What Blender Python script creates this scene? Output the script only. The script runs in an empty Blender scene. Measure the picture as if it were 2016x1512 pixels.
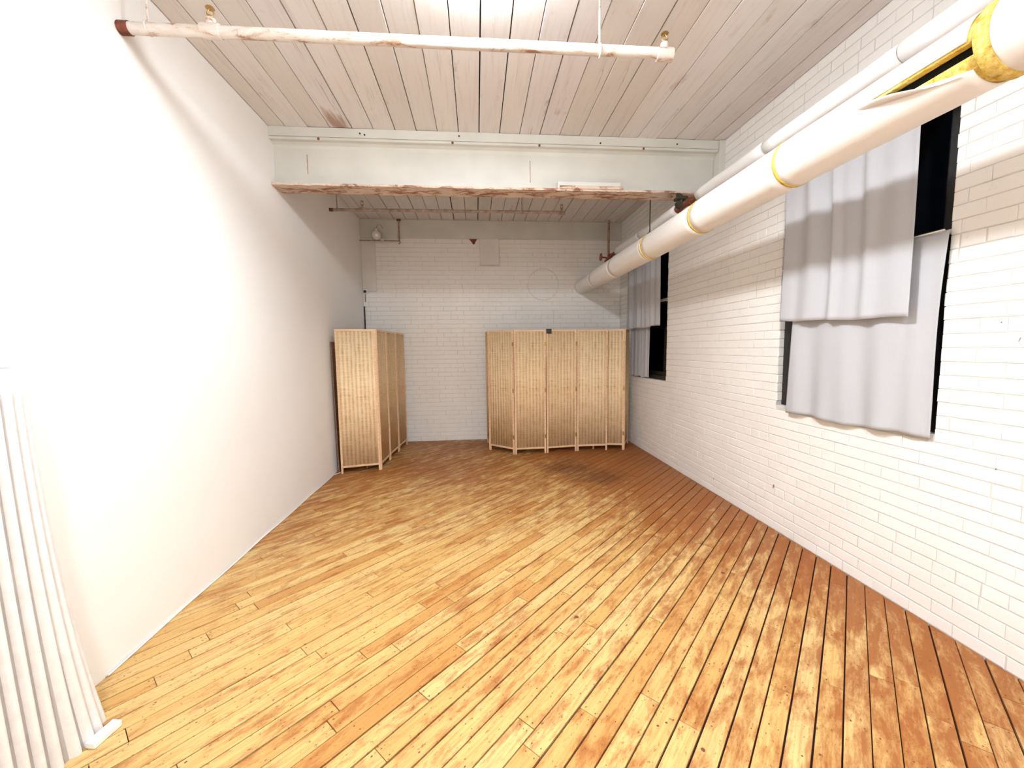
import bpy, bmesh, math, random
from mathutils import Vector, Matrix, noise
R2 = math.sqrt(2.0)
PI = math.pi
scene = bpy.context.scene
C = scene.collection
random.seed(7)

# ------------------------------------------------------------------ camera
F_PX = 795.96
CAM_H = 1.53
cam_d = bpy.data.cameras.new('camera')
cam_d.sensor_width = 36.0
cam_d.lens = F_PX / 2016.0 * 36.0
cam_d.clip_start = 0.02
cam = bpy.data.objects.new('camera', cam_d)
C.objects.link(cam)
yaw, pitch, roll = math.radians(4.931), math.radians(-5.101), math.radians(0.722)
fw = Vector((math.sin(yaw) * math.cos(pitch), math.cos(yaw) * math.cos(pitch), math.sin(pitch)))
rt = Vector((math.cos(yaw), -math.sin(yaw), 0.0))
dn = fw.cross(rt)
r2 = rt * math.cos(roll) + dn * math.sin(roll)
d2 = dn * math.cos(roll) - rt * math.sin(roll)
m = Matrix((r2, -d2, -fw)).transposed().to_4x4()
m.translation = Vector((0, 0, CAM_H))
cam.matrix_world = m
scene.camera = cam


def project(p):
    v = Vector(p) - Vector((0, 0, CAM_H))
    z = v.dot(fw)
    if z < 0.05:
        return None
    return (1008 + F_PX * v.dot(r2) / z, 756 + F_PX * v.dot(d2) / z)


# ------------------------------------------------------------------ world, exposure
world = bpy.data.worlds.new('night')
scene.world = world
world.use_nodes = True
bgn = world.node_tree.nodes.get('Background') or world.node_tree.nodes.new('ShaderNodeBackground')
bgn.inputs['Color'].default_value = (0.012, 0.013, 0.02, 1)
bgn.inputs['Strength'].default_value = 0.25
vs = scene.view_settings
vs.view_transform = 'Standard'
vs.look = 'None'
vs.gamma = 1.0
vs.use_curve_mapping = False
vs.exposure = 0.36
LAMP_FRONT, FILL_REAR = 210.0, 250.0          # diffusers of the ceiling lamp and the added fill lamp (built below)
scene.cycles.max_bounces = 8
scene.cycles.diffuse_bounces = 5
scene.cycles.glossy_bounces = 2
scene.cycles.caustics_reflective = False
scene.cycles.caustics_refractive = False
scene.cycles.use_light_tree = False
scene.cycles.debug_use_spatial_splits = True

# ------------------------------------------------------------------ room numbers
XL, XR, YB, YF = -1.784, 2.431, 6.733, -2.6
ZC, ZC2 = 3.50, 3.572
BEAM_Y0, BEAM_Y1 = 3.90, 4.10


# ------------------------------------------------------------------ helpers
def tag(o, label=None, cat=None, group=None, kind=None):
    if label: o['label'] = label
    if cat: o['category'] = cat
    if group: o['group'] = group
    if kind: o['kind'] = kind
    return o


def empty(name, loc=(0, 0, 0), rz=0.0):
    o = bpy.data.objects.new(name, None)
    o.empty_display_size = 0.1
    C.objects.link(o)
    o.location = loc
    o.rotation_euler = (0, 0, rz)
    return o


def setmat(me, mat):
    me.materials.append(mat)


class MB:
    def __init__(self):
        self.v = []
        self.f = []
        self.sm = []

    def add(self, vs_, fs_, smooth=False):
        b = len(self.v)
        self.v.extend([tuple(p) for p in vs_])
        for f in fs_:
            self.f.append(tuple(i + b for i in f))
            self.sm.append(smooth)
        return self

    def box(self, a, b):
        x0, y0, z0 = a
        x1, y1, z1 = b
        vs_ = [(x0, y0, z0), (x1, y0, z0), (x1, y1, z0), (x0, y1, z0), (x0, y0, z1), (x1, y0, z1), (x1, y1, z1), (x0, y1, z1)]
        return self.add(vs_, [(0, 3, 2, 1), (4, 5, 6, 7), (0, 1, 5, 4), (1, 2, 6, 5), (2, 3, 7, 6), (3, 0, 4, 7)])

    def bbox(self, a, b, c=0.003):
        """box with chamfered edges"""
        bm = bmesh.new()
        bmesh.ops.create_cube(bm, size=1.0)
        for v in bm.verts:
            v.co = Vector(((a[i] + b[i]) / 2 + v.co[i] * (b[i] - a[i]) for i in range(3)))
        bmesh.ops.bevel(bm, geom=list(bm.edges), offset=c, segments=1, affect='EDGES', profile=0.5)
        bm.verts.ensure_lookup_table()
        vs_ = [v.co.copy() for v in bm.verts]
        idx = {v: i for i, v in enumerate(bm.verts)}
        fs_ = [[idx[v] for v in f.verts] for f in bm.faces]
        bm.free()
        return self.add(vs_, fs_)

    def tube(self, pts, r, n=16, caps=True, smooth=True):
        """round tube along a polyline; r is a number or a list"""
        pts = [Vector(p) for p in pts]
        k = len(pts)
        rs = r if isinstance(r, (list, tuple)) else [r] * k
        vs_, fs_ = [], []
        prev = None
        for i, p in enumerate(pts):
            if i == 0: t = pts[1] - pts[0]
            elif i == k - 1: t = pts[-1] - pts[-2]
            else: t = (pts[i + 1] - p).normalized() + (p - pts[i - 1]).normalized()
            if t.length < 1e-9:
                t = prev_t
            t.normalize()
            prev_t = t
            if prev is None:
                ref = Vector((0, 0, 1)) if abs(t.z) < 0.9 else Vector((1, 0, 0))
                u = t.cross(ref).normalized()
            else:
                u = (prev - t * prev.dot(t)).normalized()
            prev = u
            w = t.cross(u)
            for j in range(n):
                a = 2 * PI * j / n
                vs_.append(p + (u * math.cos(a) + w * math.sin(a)) * rs[i])
        for i in range(k - 1):
            for j in range(n):
                fs_.append((i * n + j, i * n + (j + 1) % n, (i + 1) * n + (j + 1) % n, (i + 1) * n + j))
        self.add(vs_, fs_, smooth)
        if caps:
            self.add([vs_[j] for j in range(n)], [tuple(range(n - 1, -1, -1))])
            self.add([vs_[(k - 1) * n + j] for j in range(n)], [tuple(range(n))])
        return self

    def sphere(self, c, r, nu=20, nv=12, sz=1.0):
        vs_, fs_ = [], []
        for i in range(nv + 1):
            a = PI * i / nv
            for j in range(nu):
                b = 2 * PI * j / nu
                vs_.append((c[0] + r * math.sin(a) * math.cos(b), c[1] + r * math.sin(a) * math.sin(b), c[2] + r * sz * math.cos(a)))
        for i in range(nv):
            for j in range(nu):
                fs_.append((i * nu + j, (i + 1) * nu + j, (i + 1) * nu + (j + 1) % nu, i * nu + (j + 1) % nu))
        return self.add(vs_, fs_, True)

    def xf(self, mat, start=0):
        for i in range(start, len(self.v)):
            self.v[i] = tuple(mat @ Vector(self.v[i]))
        return self

    def mesh(self, name, mat):
        me = bpy.data.meshes.new(name)
        me.from_pydata(self.v, [], self.f)
        for p, s in zip(me.polygons, self.sm):
            p.use_smooth = s
        if mat: me.materials.append(mat)
        me.update()
        return me

    def build(self, name, mat, parent=None, loc=None, rz=0.0):
        o = bpy.data.objects.new(name, self.mesh(name, mat))
        C.objects.link(o)
        if loc is not None: o.location = loc
        o.rotation_euler = (0, 0, rz)
        if parent: o.parent = parent
        return o


def link(name, me, parent=None, loc=(0, 0, 0), rot=(0, 0, 0)):
    o = bpy.data.objects.new(name, me)
    C.objects.link(o)
    o.location = loc
    o.rotation_euler = rot
    if parent: o.parent = parent
    return o


# ------------------------------------------------------------------ materials
class NT:
    def __init__(self, name):
        self.m = bpy.data.materials.new(name)
        self.m.use_nodes = True
        self.t = self.m.node_tree
        self.t.nodes.clear()
        self.out = self.t.nodes.new('ShaderNodeOutputMaterial')
        self.b = self.t.nodes.new('ShaderNodeBsdfPrincipled')
        self.t.links.new(self.b.outputs[0], self.out.inputs[0])

    def n(self, kind, **kw):
        nd = self.t.nodes.new(kind)
        for k, v in kw.items():
            setattr(nd, k, v)
        return nd

    def set(self, sock, val):
        if hasattr(val, 'links') or hasattr(val, 'is_linked'):
            self.t.links.new(val, sock)
        else:
            if isinstance(val, (tuple, list)) and len(val) == 3 and sock.type == 'RGBA':
                val = (*val, 1)
            sock.default_value = val

    def coord(self, which='Object'):
        return self.n('ShaderNodeTexCoord').outputs[which]

    def pos(self):
        return self.n('ShaderNodeNewGeometry').outputs['Position']

    def mapping(self, vec, scale=(1, 1, 1), loc=(0, 0, 0), rot=(0, 0, 0)):
        nd = self.n('ShaderNodeMapping')
        self.set(nd.inputs['Vector'], vec)
        nd.inputs['Scale'].default_value = scale
        self.set(nd.inputs['Location'], loc)
        nd.inputs['Rotation'].default_value = rot
        return nd.outputs[0]

    def noise(self, vec, scale=5, detail=4, rough=0.55, dist=0.0):
        nd = self.n('ShaderNodeTexNoise')
        self.set(nd.inputs['Vector'], vec)
        nd.inputs['Scale'].default_value = scale
        nd.inputs['Detail'].default_value = detail
        nd.inputs['Roughness'].default_value = rough
        nd.inputs['Distortion'].default_value = dist
        return nd.outputs['Fac']

    def ramp(self, fac, stops):
        nd = self.n('ShaderNodeValToRGB')
        self.set(nd.inputs[0], fac)
        el = nd.color_ramp.elements
        while len(el) < len(stops):
            el.new(0.5)
        for e, (p, c) in zip(el, stops):
            e.position = p
            if not isinstance(c, (tuple, list)): c = (c, c, c)
            e.color = (*c, 1)
        return nd.outputs[0]

    def mix(self, fac, a, b, mode='MIX'):
        nd = self.n('ShaderNodeMix', data_type='RGBA', blend_type=mode)
        self.set(nd.inputs[0], fac)
        self.set(nd.inputs[6], a)
        self.set(nd.inputs[7], b)
        return nd.outputs[2]

    def math(self, op, a, b=0.0, c=0.0, clamp=False):
        nd = self.n('ShaderNodeMath', operation=op, use_clamp=clamp)
        self.set(nd.inputs[0], a)
        self.set(nd.inputs[1], b)
        self.set(nd.inputs[2], c)
        return nd.outputs[0]

    def vmath(self, op, a, b=(0, 0, 0)):
        nd = self.n('ShaderNodeVectorMath', operation=op)
        self.set(nd.inputs[0], a)
        self.set(nd.inputs[1], b)
        return nd.outputs[0] if op != 'DISTANCE' else nd.outputs['Value']

    def sep(self, vec):
        nd = self.n('ShaderNodeSeparateXYZ')
        self.set(nd.inputs[0], vec)
        return nd.outputs

    def rnd(self):
        return self.n('ShaderNodeObjectInfo').outputs['Random']

    def bump(self, h, strength=0.2, dist=0.002):
        nd = self.n('ShaderNodeBump')
        nd.inputs['Strength'].default_value = strength
        nd.inputs['Distance'].default_value = dist
        self.set(nd.inputs['Height'], h)
        self.set(self.b.inputs['Normal'], nd.outputs[0])

    def done(self, col, rough=0.6, metal=0.0, spec=0.5):
        self.set(self.b.inputs['Base Color'], col)
        self.set(self.b.inputs['Roughness'], rough)
        self.set(self.b.inputs['Metallic'], metal)
        self.b.inputs['Specular IOR Level'].default_value = spec
        return self.m


def mat_simple(name, col, rough=0.6, metal=0.0, var=0.12, scale=12, bump=0.0, spec=0.5):
    t = NT(name)
    p = t.coord()
    nz = t.noise(p, scale, 2)
    dark = tuple(c * (1 - var) for c in col)
    lite = tuple(min(1, c * (1 + var * 0.5)) for c in col)
    c = t.ramp(nz, [(0.3, dark), (0.7, lite)])
    if bump: t.bump(t.noise(p, scale * 6, 1), bump, 0.002)
    return t.done(c, rough, metal, spec)


def mat_plaster():
    t = NT('left_wall_paint')
    p = t.pos()
    c = t.ramp(t.noise(p, 1.3, 2), [(0.3, (0.87, 0.866, 0.86)), (0.7, (0.90, 0.898, 0.893))])
    t.bump(t.noise(p, 55, 1), 0.1, 0.002)
    return t.done(c, 0.55, 0, 0.35)


def mat_brick(name, a=(0.84, 0.83, 0.815), b=(0.89, 0.885, 0.875), grime=0.25):
    t = NT(name)
    p = t.pos()
    base = t.ramp(t.noise(p, 2.2, 3), [(0.3, a), (0.7, b)])
    spots = t.ramp(t.noise(p, 38, 3, 0.65), [(0.66, 0.0), (0.74, 1.0)])
    c = t.mix(t.math('MULTIPLY', spots, grime), base, (0.42, 0.38, 0.33))
    t.bump(t.noise(p, 45, 2, 0.6), 0.3, 0.003)
    return t.done(c, 0.5, 0, 0.4)


def mat_floor():
    t = NT('maple_plank')
    ob = t.coord()
    rnd = t.rnd()
    off = t.n('ShaderNodeCombineXYZ')
    t.set(off.inputs[0], t.math('MULTIPLY', rnd, 71.0))
    t.set(off.inputs[1], t.math('MULTIPLY', rnd, 43.0))
    v = t.vmath('ADD', ob, off.outputs[0])
    # pale maple with per-plank tone
    pale = t.ramp(rnd, [(0.0, (0.54, 0.325, 0.11)), (0.35, (0.60, 0.405, 0.155)), (0.7, (0.63, 0.46, 0.20)), (0.93, (0.55, 0.33, 0.115)), (1.0, (0.42, 0.20, 0.058))])
    grain = t.noise(t.mapping(v, (1.6, 30, 1)), 2.4, 4, 0.65, 0.6)
    c = t.mix(t.ramp(grain, [(0.42, 0.0), (0.68, 0.55)]), pale, (0.42, 0.18, 0.046))
    # brown old-finish blotches, long in the board direction
    bl = t.noise(t.mapping(v, (1.3, 4.5, 1)), 2.9, 6, 0.74, 0.25)
    wp = t.pos()
    zone = t.noise(wp, 0.75, 3, 0.5)
    # more brown blotches towards the right wall and the far end
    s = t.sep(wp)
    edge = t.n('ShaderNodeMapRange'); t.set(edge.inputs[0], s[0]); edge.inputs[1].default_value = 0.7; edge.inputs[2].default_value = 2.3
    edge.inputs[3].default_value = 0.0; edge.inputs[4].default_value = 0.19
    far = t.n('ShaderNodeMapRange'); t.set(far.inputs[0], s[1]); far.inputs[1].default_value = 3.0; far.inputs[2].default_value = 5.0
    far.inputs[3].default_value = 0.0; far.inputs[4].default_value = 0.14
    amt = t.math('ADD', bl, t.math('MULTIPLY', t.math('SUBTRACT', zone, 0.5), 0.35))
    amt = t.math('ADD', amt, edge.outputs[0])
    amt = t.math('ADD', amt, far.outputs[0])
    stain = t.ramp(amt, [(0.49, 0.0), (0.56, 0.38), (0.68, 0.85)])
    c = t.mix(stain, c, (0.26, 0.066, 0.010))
    # small rust freckles
    fr = t.ramp(t.noise(t.mapping(v, (9, 14, 1)), 4, 4, 0.7), [(0.60, 0.0), (0.67, 0.85)])
    c = t.mix(fr, c, (0.22, 0.06, 0.015))
    # one dark spill in front of the screen
    d1 = t.vmath('DISTANCE', wp, (1.12, 4.95, 0.0))
    d2_ = t.vmath('DISTANCE', wp, (1.42, 4.55, 0.0))
    dm = t.math('MINIMUM', d1, d2_)
    dm = t.math('ADD', dm, t.math('MULTIPLY', t.math('SUBTRACT', t.noise(wp, 5, 3, 0.6), 0.5), 0.7))
    spill = t.ramp(dm, [(0.12, 0.75), (0.42, 0.0)])
    c = t.mix(spill, c, (0.13, 0.045, 0.018))
    rough = t.ramp(bl, [(0.3, 0.38), (0.7, 0.5)])
    return t.done(c, rough, 0, 0.22)


def mat_ceiling():
    t = NT('ceiling_paint')
    ob = t.coord()
    rnd = t.rnd()
    off = t.n('ShaderNodeCombineXYZ')
    t.set(off.inputs[0], t.math('MULTIPLY', rnd, 31.0))
    t.set(off.inputs[1], t.math('MULTIPLY', rnd, 57.0))
    v = t.vmath('ADD', ob, off.outputs[0])
    tone = t.ramp(rnd, [(0.0, (0.72, 0.685, 0.66)), (0.5, (0.79, 0.76, 0.745)), (1.0, (0.76, 0.73, 0.745))])
    g = t.noise(t.mapping(v, (22, 1.1, 1)), 2, 4, 0.65, 0.4)
    c = t.mix(t.ramp(g, [(0.5, 0.0), (0.8, 0.4)]), tone, (0.52, 0.44, 0.40))
    cr = t.noise(t.mapping(v, (34, 0.55, 1)), 1.2, 3, 0.5, 1.4)
    crack = t.ramp(cr, [(0.485, 0.0), (0.497, 0.75), (0.503, 0.75), (0.515, 0.0)])
    gate = t.ramp(t.noise(t.mapping(v, (6, 0.7, 1)), 1.5, 2), [(0.58, 0.0), (0.68, 1.0)])
    c = t.mix(t.math('MULTIPLY', crack, gate), c, (0.20, 0.13, 0.10))
    wp = t.pos()
    rot = t.ramp(t.noise(t.mapping(wp, (3.5, 1.2, 1)), 1.6, 4, 0.7), [(0.63, 0.0), (0.72, 0.5)])
    c = t.mix(rot, c, (0.42, 0.30, 0.22))
    # bare scuffed patch beside the beam
    dsc = t.vmath('DISTANCE', t.mapping(wp, (1.0, 0.45, 1.0)), (-1.16, 3.86 * 0.45, ZC))
    dsc = t.math('ADD', dsc, t.math('MULTIPLY', t.math('SUBTRACT', t.noise(t.mapping(wp, (20, 3, 1)), 1.0, 3), 0.5), 0.28))
    c = t.mix(t.ramp(dsc, [(0.03, 0.8), (0.11, 0.0)]), c, (0.36, 0.20, 0.12))
    return t.done(c, 0.65, 0, 0.3)


def mat_flange():
    t = NT('peeling_flange')
    p = t.pos()
    a = t.noise(t.mapping(p, (2.2, 6, 6)), 2.2, 8, 0.75, 0.8)
    c = t.ramp(a, [(0.36, (0.20, 0.075, 0.055)), (0.45, (0.33, 0.17, 0.11)), (0.50, (0.62, 0.47, 0.37)), (0.60, (0.70, 0.60, 0.52)), (0.68, (0.42, 0.24, 0.17))])
    t.bump(a, 0.6, 0.004)
    return t.done(c, 0.75)


def mat_pipepaint():
    t = NT('chipped_pipe_paint')
    p = t.pos()
    a = t.noise(t.mapping(p, (3.5, 9, 9)), 1.8, 7, 0.7, 0.5)
    c = t.ramp(a, [(0.40, (0.76, 0.73, 0.70)), (0.55, (0.68, 0.60, 0.53)), (0.64, (0.36, 0.19, 0.12))])
    t.bump(a, 0.3, 0.002)
    return t.done(c, 0.45)


def mat_jacket():
    t = NT('pipe_jacket')
    p = t.pos()
    a = t.noise(t.mapping(p, (4, 1, 4)), 2.2, 5)
    c = t.ramp(a, [(0.3, (0.84, 0.82, 0.80)), (0.7, (0.88, 0.87, 0.86))])
    t.bump(t.noise(t.mapping(p, (6, 1.4, 6)), 2.5, 4), 0.25, 0.008)
    return t.done(c, 0.5, 0, 0.4)


def mat_fibre():
    t = NT('yellow_fibreglass')
    p = t.pos()
    a = t.noise(p, 45, 5, 0.7)
    c = t.ramp(a, [(0.3, (0.48, 0.25, 0.03)), (0.5, (0.74, 0.54, 0.14)), (0.75, (0.86, 0.74, 0.40))])
    t.bump(a, 0.8, 0.006)
    return t.done(c, 0.9, 0, 0.1)


def mat_weave():
    t = NT('woven_rattan')
    ob = t.coord()
    s = t.sep(ob)
    wob = t.math('MULTIPLY', t.math('SUBTRACT', t.noise(t.mapping(ob, (1, 1, 9)), 4, 2), 0.5), 0.010)
    x = t.math('ADD', s[0], wob)
    # upright stakes about every 52 mm, strands about every 7 mm passing alternately in front and behind
    col = t.math('SINE', t.math('MULTIPLY', x, 2 * PI / 0.047))
    fine = t.math('SINE', t.math('MULTIPLY', x, 2 * PI / 0.013))
    row = t.math('SINE', t.math('MULTIPLY', s[2], 2 * PI / 0.0085))
    tw = t.math('MULTIPLY', row, fine)
    patch = t.noise(t.mapping(ob, (14, 1, 3)), 1.6, 5, 0.65)
    strand = t.noise(t.mapping(ob, (5, 1, 150)), 1.0, 3, 0.6)
    f = t.math('ADD', t.math('MULTIPLY', col, 0.17), t.math('MULTIPLY', tw, 0.09))
    f = t.math('ADD', f, t.math('MULTIPLY', t.math('SUBTRACT', patch, 0.5), 0.9))
    f = t.math('ADD', f, t.math('MULTIPLY', t.math('SUBTRACT', strand, 0.5), 0.9))
    f = t.math('ADD', f, 0.5)
    c = t.ramp(f, [(0.12, (0.52, 0.33, 0.16)), (0.42, (0.80, 0.595, 0.35)), (0.68, (0.89, 0.73, 0.49)), (1.0, (0.95, 0.84, 0.64))])
    tone = t.ramp(t.rnd(), [(0.0, (0.86, 0.80, 0.74)), (1.0, (1, 1, 1))])
    c = t.mix(1.0, c, tone, 'MULTIPLY')
    t.bump(f, 0.5, 0.004)
    return t.done(c, 0.7, 0, 0.3)


def mat_wood(name, a, b, rough=0.5, sc=(3, 3, 30)):
    t = NT(name)
    v = t.coord()
    g = t.noise(t.mapping(v, sc), 2, 5, 0.6, 0.5)
    c = t.ramp(g, [(0.3, a), (0.7, b)])
    return t.done(c, rough)


def mat_cloth(name, col):
    t = NT(name)
    v = t.pos()
    w1 = t.noise(t.mapping(v, (1, 300, 8)), 1, 2)
    w2 = t.noise(t.mapping(v, (1, 8, 300)), 1, 2)
    w = t.math('ADD', w1, w2)
    c = t.mix(t.math('MULTIPLY', w, 0.35), col, tuple(x * 0.86 for x in col))
    t.bump(t.math('ADD', t.math('MULTIPLY', w, 0.3), t.noise(v, 7, 3)), 0.22, 0.004)
    t.b.inputs['Sheen Weight'].default_value = 0.15
    return t.done(c, 0.85, 0, 0.2)


def mat_glass():
    t = NT('night_window_glass')
    tr = t.n('ShaderNodeBsdfTransparent')
    tr.inputs[0].default_value = (0.55, 0.58, 0.62, 1)
    gl = t.n('ShaderNodeBsdfGlossy')
    gl.inputs['Roughness'].default_value = 0.04
    fr = t.n('ShaderNodeFresnel')
    fr.inputs[0].default_value = 1.45
    mx = t.n('ShaderNodeMixShader')
    t.t.links.new(fr.outputs[0], mx.inputs[0])
    t.t.links.new(tr.outputs[0], mx.inputs[1])
    t.t.links.new(gl.outputs[0], mx.inputs[2])
    t.t.links.new(mx.outputs[0], t.out.inputs[0])
    return t.m


def mat_lamp(name, strength):
    t = NT(name)
    t.b.inputs['Emission Color'].default_value = (0.92, 0.965, 1.0, 1)
    t.b.inputs['Emission Strength'].default_value = strength
    return t.done((0.9, 0.9, 0.9), 0.4)


M = dict(
    plaster=mat_plaster(), brick=mat_brick('right_wall_paint'), brick_b=mat_brick('back_wall_paint', (0.86, 0.845, 0.82), (0.90, 0.89, 0.875), 0.4),
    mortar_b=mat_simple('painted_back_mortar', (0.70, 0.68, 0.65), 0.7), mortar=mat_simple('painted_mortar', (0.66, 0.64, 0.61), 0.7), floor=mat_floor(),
    subfloor=mat_simple('dark_floor_gap', (0.035, 0.005, 0.002), 0.9), ceil=mat_ceiling(),
    ceilgap=mat_simple('dark_ceiling_gap', (0.014, 0.007, 0.005), 0.95),
    beam=mat_simple('beam_paint', (0.67, 0.675, 0.635), 0.5, var=0.08, scale=3, bump=0.08), flange=mat_flange(), pipe=mat_pipepaint(),
    jacket=mat_jacket(), fibre=mat_fibre(), weave=mat_weave(),
    frame=mat_wood('screen_frame_wood', (0.68, 0.43, 0.235), (0.87, 0.64, 0.43)),
    edge=mat_wood('screen_edge_wood', (0.30, 0.10, 0.035), (0.52, 0.23, 0.09)),
    cloth=mat_cloth('pale_grey_cloth', (0.51, 0.525, 0.565)), glass=mat_glass(),
    black=mat_simple('black_window_paint', (0.010, 0.009, 0.009), 0.45), rust=mat_simple('rust', (0.20, 0.055, 0.03), 0.8, var=0.5, scale=40, bump=0.5),
    darkmetal=mat_simple('dark_metal', (0.05, 0.045, 0.03), 0.6, 0.5, var=0.4, scale=30), brass=mat_simple('brass', (0.50, 0.33, 0.13), 0.35, 0.8, var=0.2),
    white=mat_simple('white_paint', (0.85, 0.845, 0.84), 0.45, var=0.05), chrome=mat_simple('chrome', (0.92, 0.90, 0.89), 0.3, 0.55, var=0.03),
    sill=mat_simple('sill_paint', (0.66, 0.64, 0.62), 0.6, bump=0.1), redvalve=mat_simple('red_valve', (0.30, 0.06, 0.035), 0.6, var=0.4, scale=25),
    brownboard=mat_wood('brown_board', (0.17, 0.075, 0.04), (0.30, 0.15, 0.085)), rackmetal=mat_simple('rack_metal', (0.50, 0.40, 0.38), 0.35, 0.7),
    blackplastic=mat_simple('black_plastic', (0.012, 0.012, 0.013), 0.5), blackhole=mat_simple('dark_inside', (0.006, 0.006, 0.006), 0.95),
    flute=mat_simple('fluted_white', (0.80, 0.785, 0.78), 0.55, var=0.06, scale=30, bump=0.15), lamp=mat_lamp('lit_diffuser', LAMP_FRONT), fill_lamp=mat_lamp('added_fill_diffuser', FILL_REAR),
    pinkpipe=mat_simple('dull_pipe_paint', (0.50, 0.37, 0.31), 0.6, var=0.4, scale=15), groove_shade=mat_simple('shade_grey_backing', (0.42, 0.40, 0.39), 0.9), nail=mat_simple('nail_rust', (0.16, 0.045, 0.02), 0.7), tape=mat_simple('yellow_band', (0.78, 0.55, 0.12), 0.6, var=0.3, scale=40),
    cable=mat_simple('white_cable', (0.85, 0.85, 0.84), 0.4, var=0.04), chip=mat_simple('bare_chip', (0.25, 0.21, 0.19), 0.8),
    wallpipe=mat_simple('wall_pipe_paint', (0.42, 0.27, 0.21), 0.6, var=0.4, scale=20), plasterp=mat_simple('smooth_plaster', (0.79, 0.77, 0.745), 0.55, var=0.06, scale=4, bump=0.1),
)

# ================================================================== SETTING
# ------------------------------------------------------------------ ceiling lamp (real fixture just above the picture's top edge) and added fill lamp


RIM_TOP, RIM = -0.066, -0.142  # opaque ring added round the drum to hold back its sideways light


def ceiling_lamp(label, x, y, mat):
    """opal drum on a short stem"""
    root = empty('ceiling_light', (x, y, ZC))
    tag(root, label, 'ceiling light', 'ceiling lights')
    MB().tube([(0, 0, -0.004), (0, 0, -0.016), (0, 0, -0.018), (0, 0, -0.0595)], [0.06, 0.06, 0.012, 0.012], 24).build('ceiling_plate', M['white'], root)
    MB().tube([(0, 0, -0.060), (0, 0, -0.135), (0, 0, -0.160), (0, 0, -0.170), (0, 0, -0.173)], [0.19, 0.19, 0.18, 0.15, 0.06], 28).build('diffuser', mat, root)
    added_rim = MB()
    for k in range(49):
        a = 2 * PI * k / 48
        for r_, z_ in ((0.225, RIM_TOP), (0.225, RIM), (0.219, RIM), (0.219, RIM_TOP)):
            added_rim.v.append((r_ * math.cos(a), r_ * math.sin(a), z_))
    for k in range(48):
        for q in range(4):
            added_rim.f.append((k * 4 + q, k * 4 + (q + 1) % 4, k * 4 + (q + 1) % 4 + 4, k * 4 + q + 4)); added_rim.sm.append(True)
    added_rim.build('added_rim', M['white'], root)
    MB().tube([(0, 0, -0.1735), (0, 0, -0.185)], [0.012, 0.008], 12).build('finial', M['brass'], root)


ceiling_lamp('bright white ceiling light just in front of the sprinkler pipe', 0.07, 2.03, M['lamp'])
ceiling_lamp('added unseen fill light behind the viewer', 0.07, -0.90, M['fill_lamp'])  # unseen fill lamp, added to brighten the far end of the room

# ------------------------------------------------------------------ floor
PW = 0.0864
S0 = 0.0432        # seams of the boards lie at s = S0 + k*PW with s = (x-y)/sqrt2
floor = MB().box((XL - 0.05, YF - 0.05, -0.12), (XR + 0.4, YB + 0.05, -0.014)).build('floor', M['subfloor'])
tag(floor, 'worn maple plank floor laid diagonally with brown stains', 'floor', kind='structure')


def clip_poly(poly, axis, val, keep_less):
    out = []
    for i in range(len(poly)):
        a, c = poly[i], poly[(i + 1) % len(poly)]
        ia = (a[axis] <= val) == keep_less
        ic = (c[axis] <= val) == keep_less
        if ia: out.append(a)
        if ia != ic:
            t = (val - a[axis]) / (c[axis] - a[axis])
            out.append((a[0] + (c[0] - a[0]) * t, a[1] + (c[1] - a[1]) * t))
    return out


def prism(poly, z0, z1, ch):
    """flat board from an outline, upper edge chamfered"""
    cx = sum(p[0] for p in poly) / len(poly)
    cy = sum(p[1] for p in poly) / len(poly)
    n_ = len(poly)
    ins = []
    for (x, y) in poly:
        dx, dy = cx - x, cy - y
        l = math.hypot(dx, dy) or 1
        # move inward by ch on each axis of the board's own frame
        ins.append((x + math.copysign(min(ch, abs(dx)), dx), y + math.copysign(min(ch, abs(dy)), dy)))
    v_ = [(x, y, z0) for x, y in poly] + [(x, y, z1 - ch) for x, y in poly] + [(x, y, z1) for x, y in ins]
    f_ = []
    for i in range(n_):
        j = (i + 1) % n_
        f_.append((i, j, n_ + j, n_ + i))
        f_.append((n_ + i, n_ + j, 2 * n_ + j, 2 * n_ + i))
    f_.append(tuple(range(2 * n_, 3 * n_)))
    return v_, f_


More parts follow.
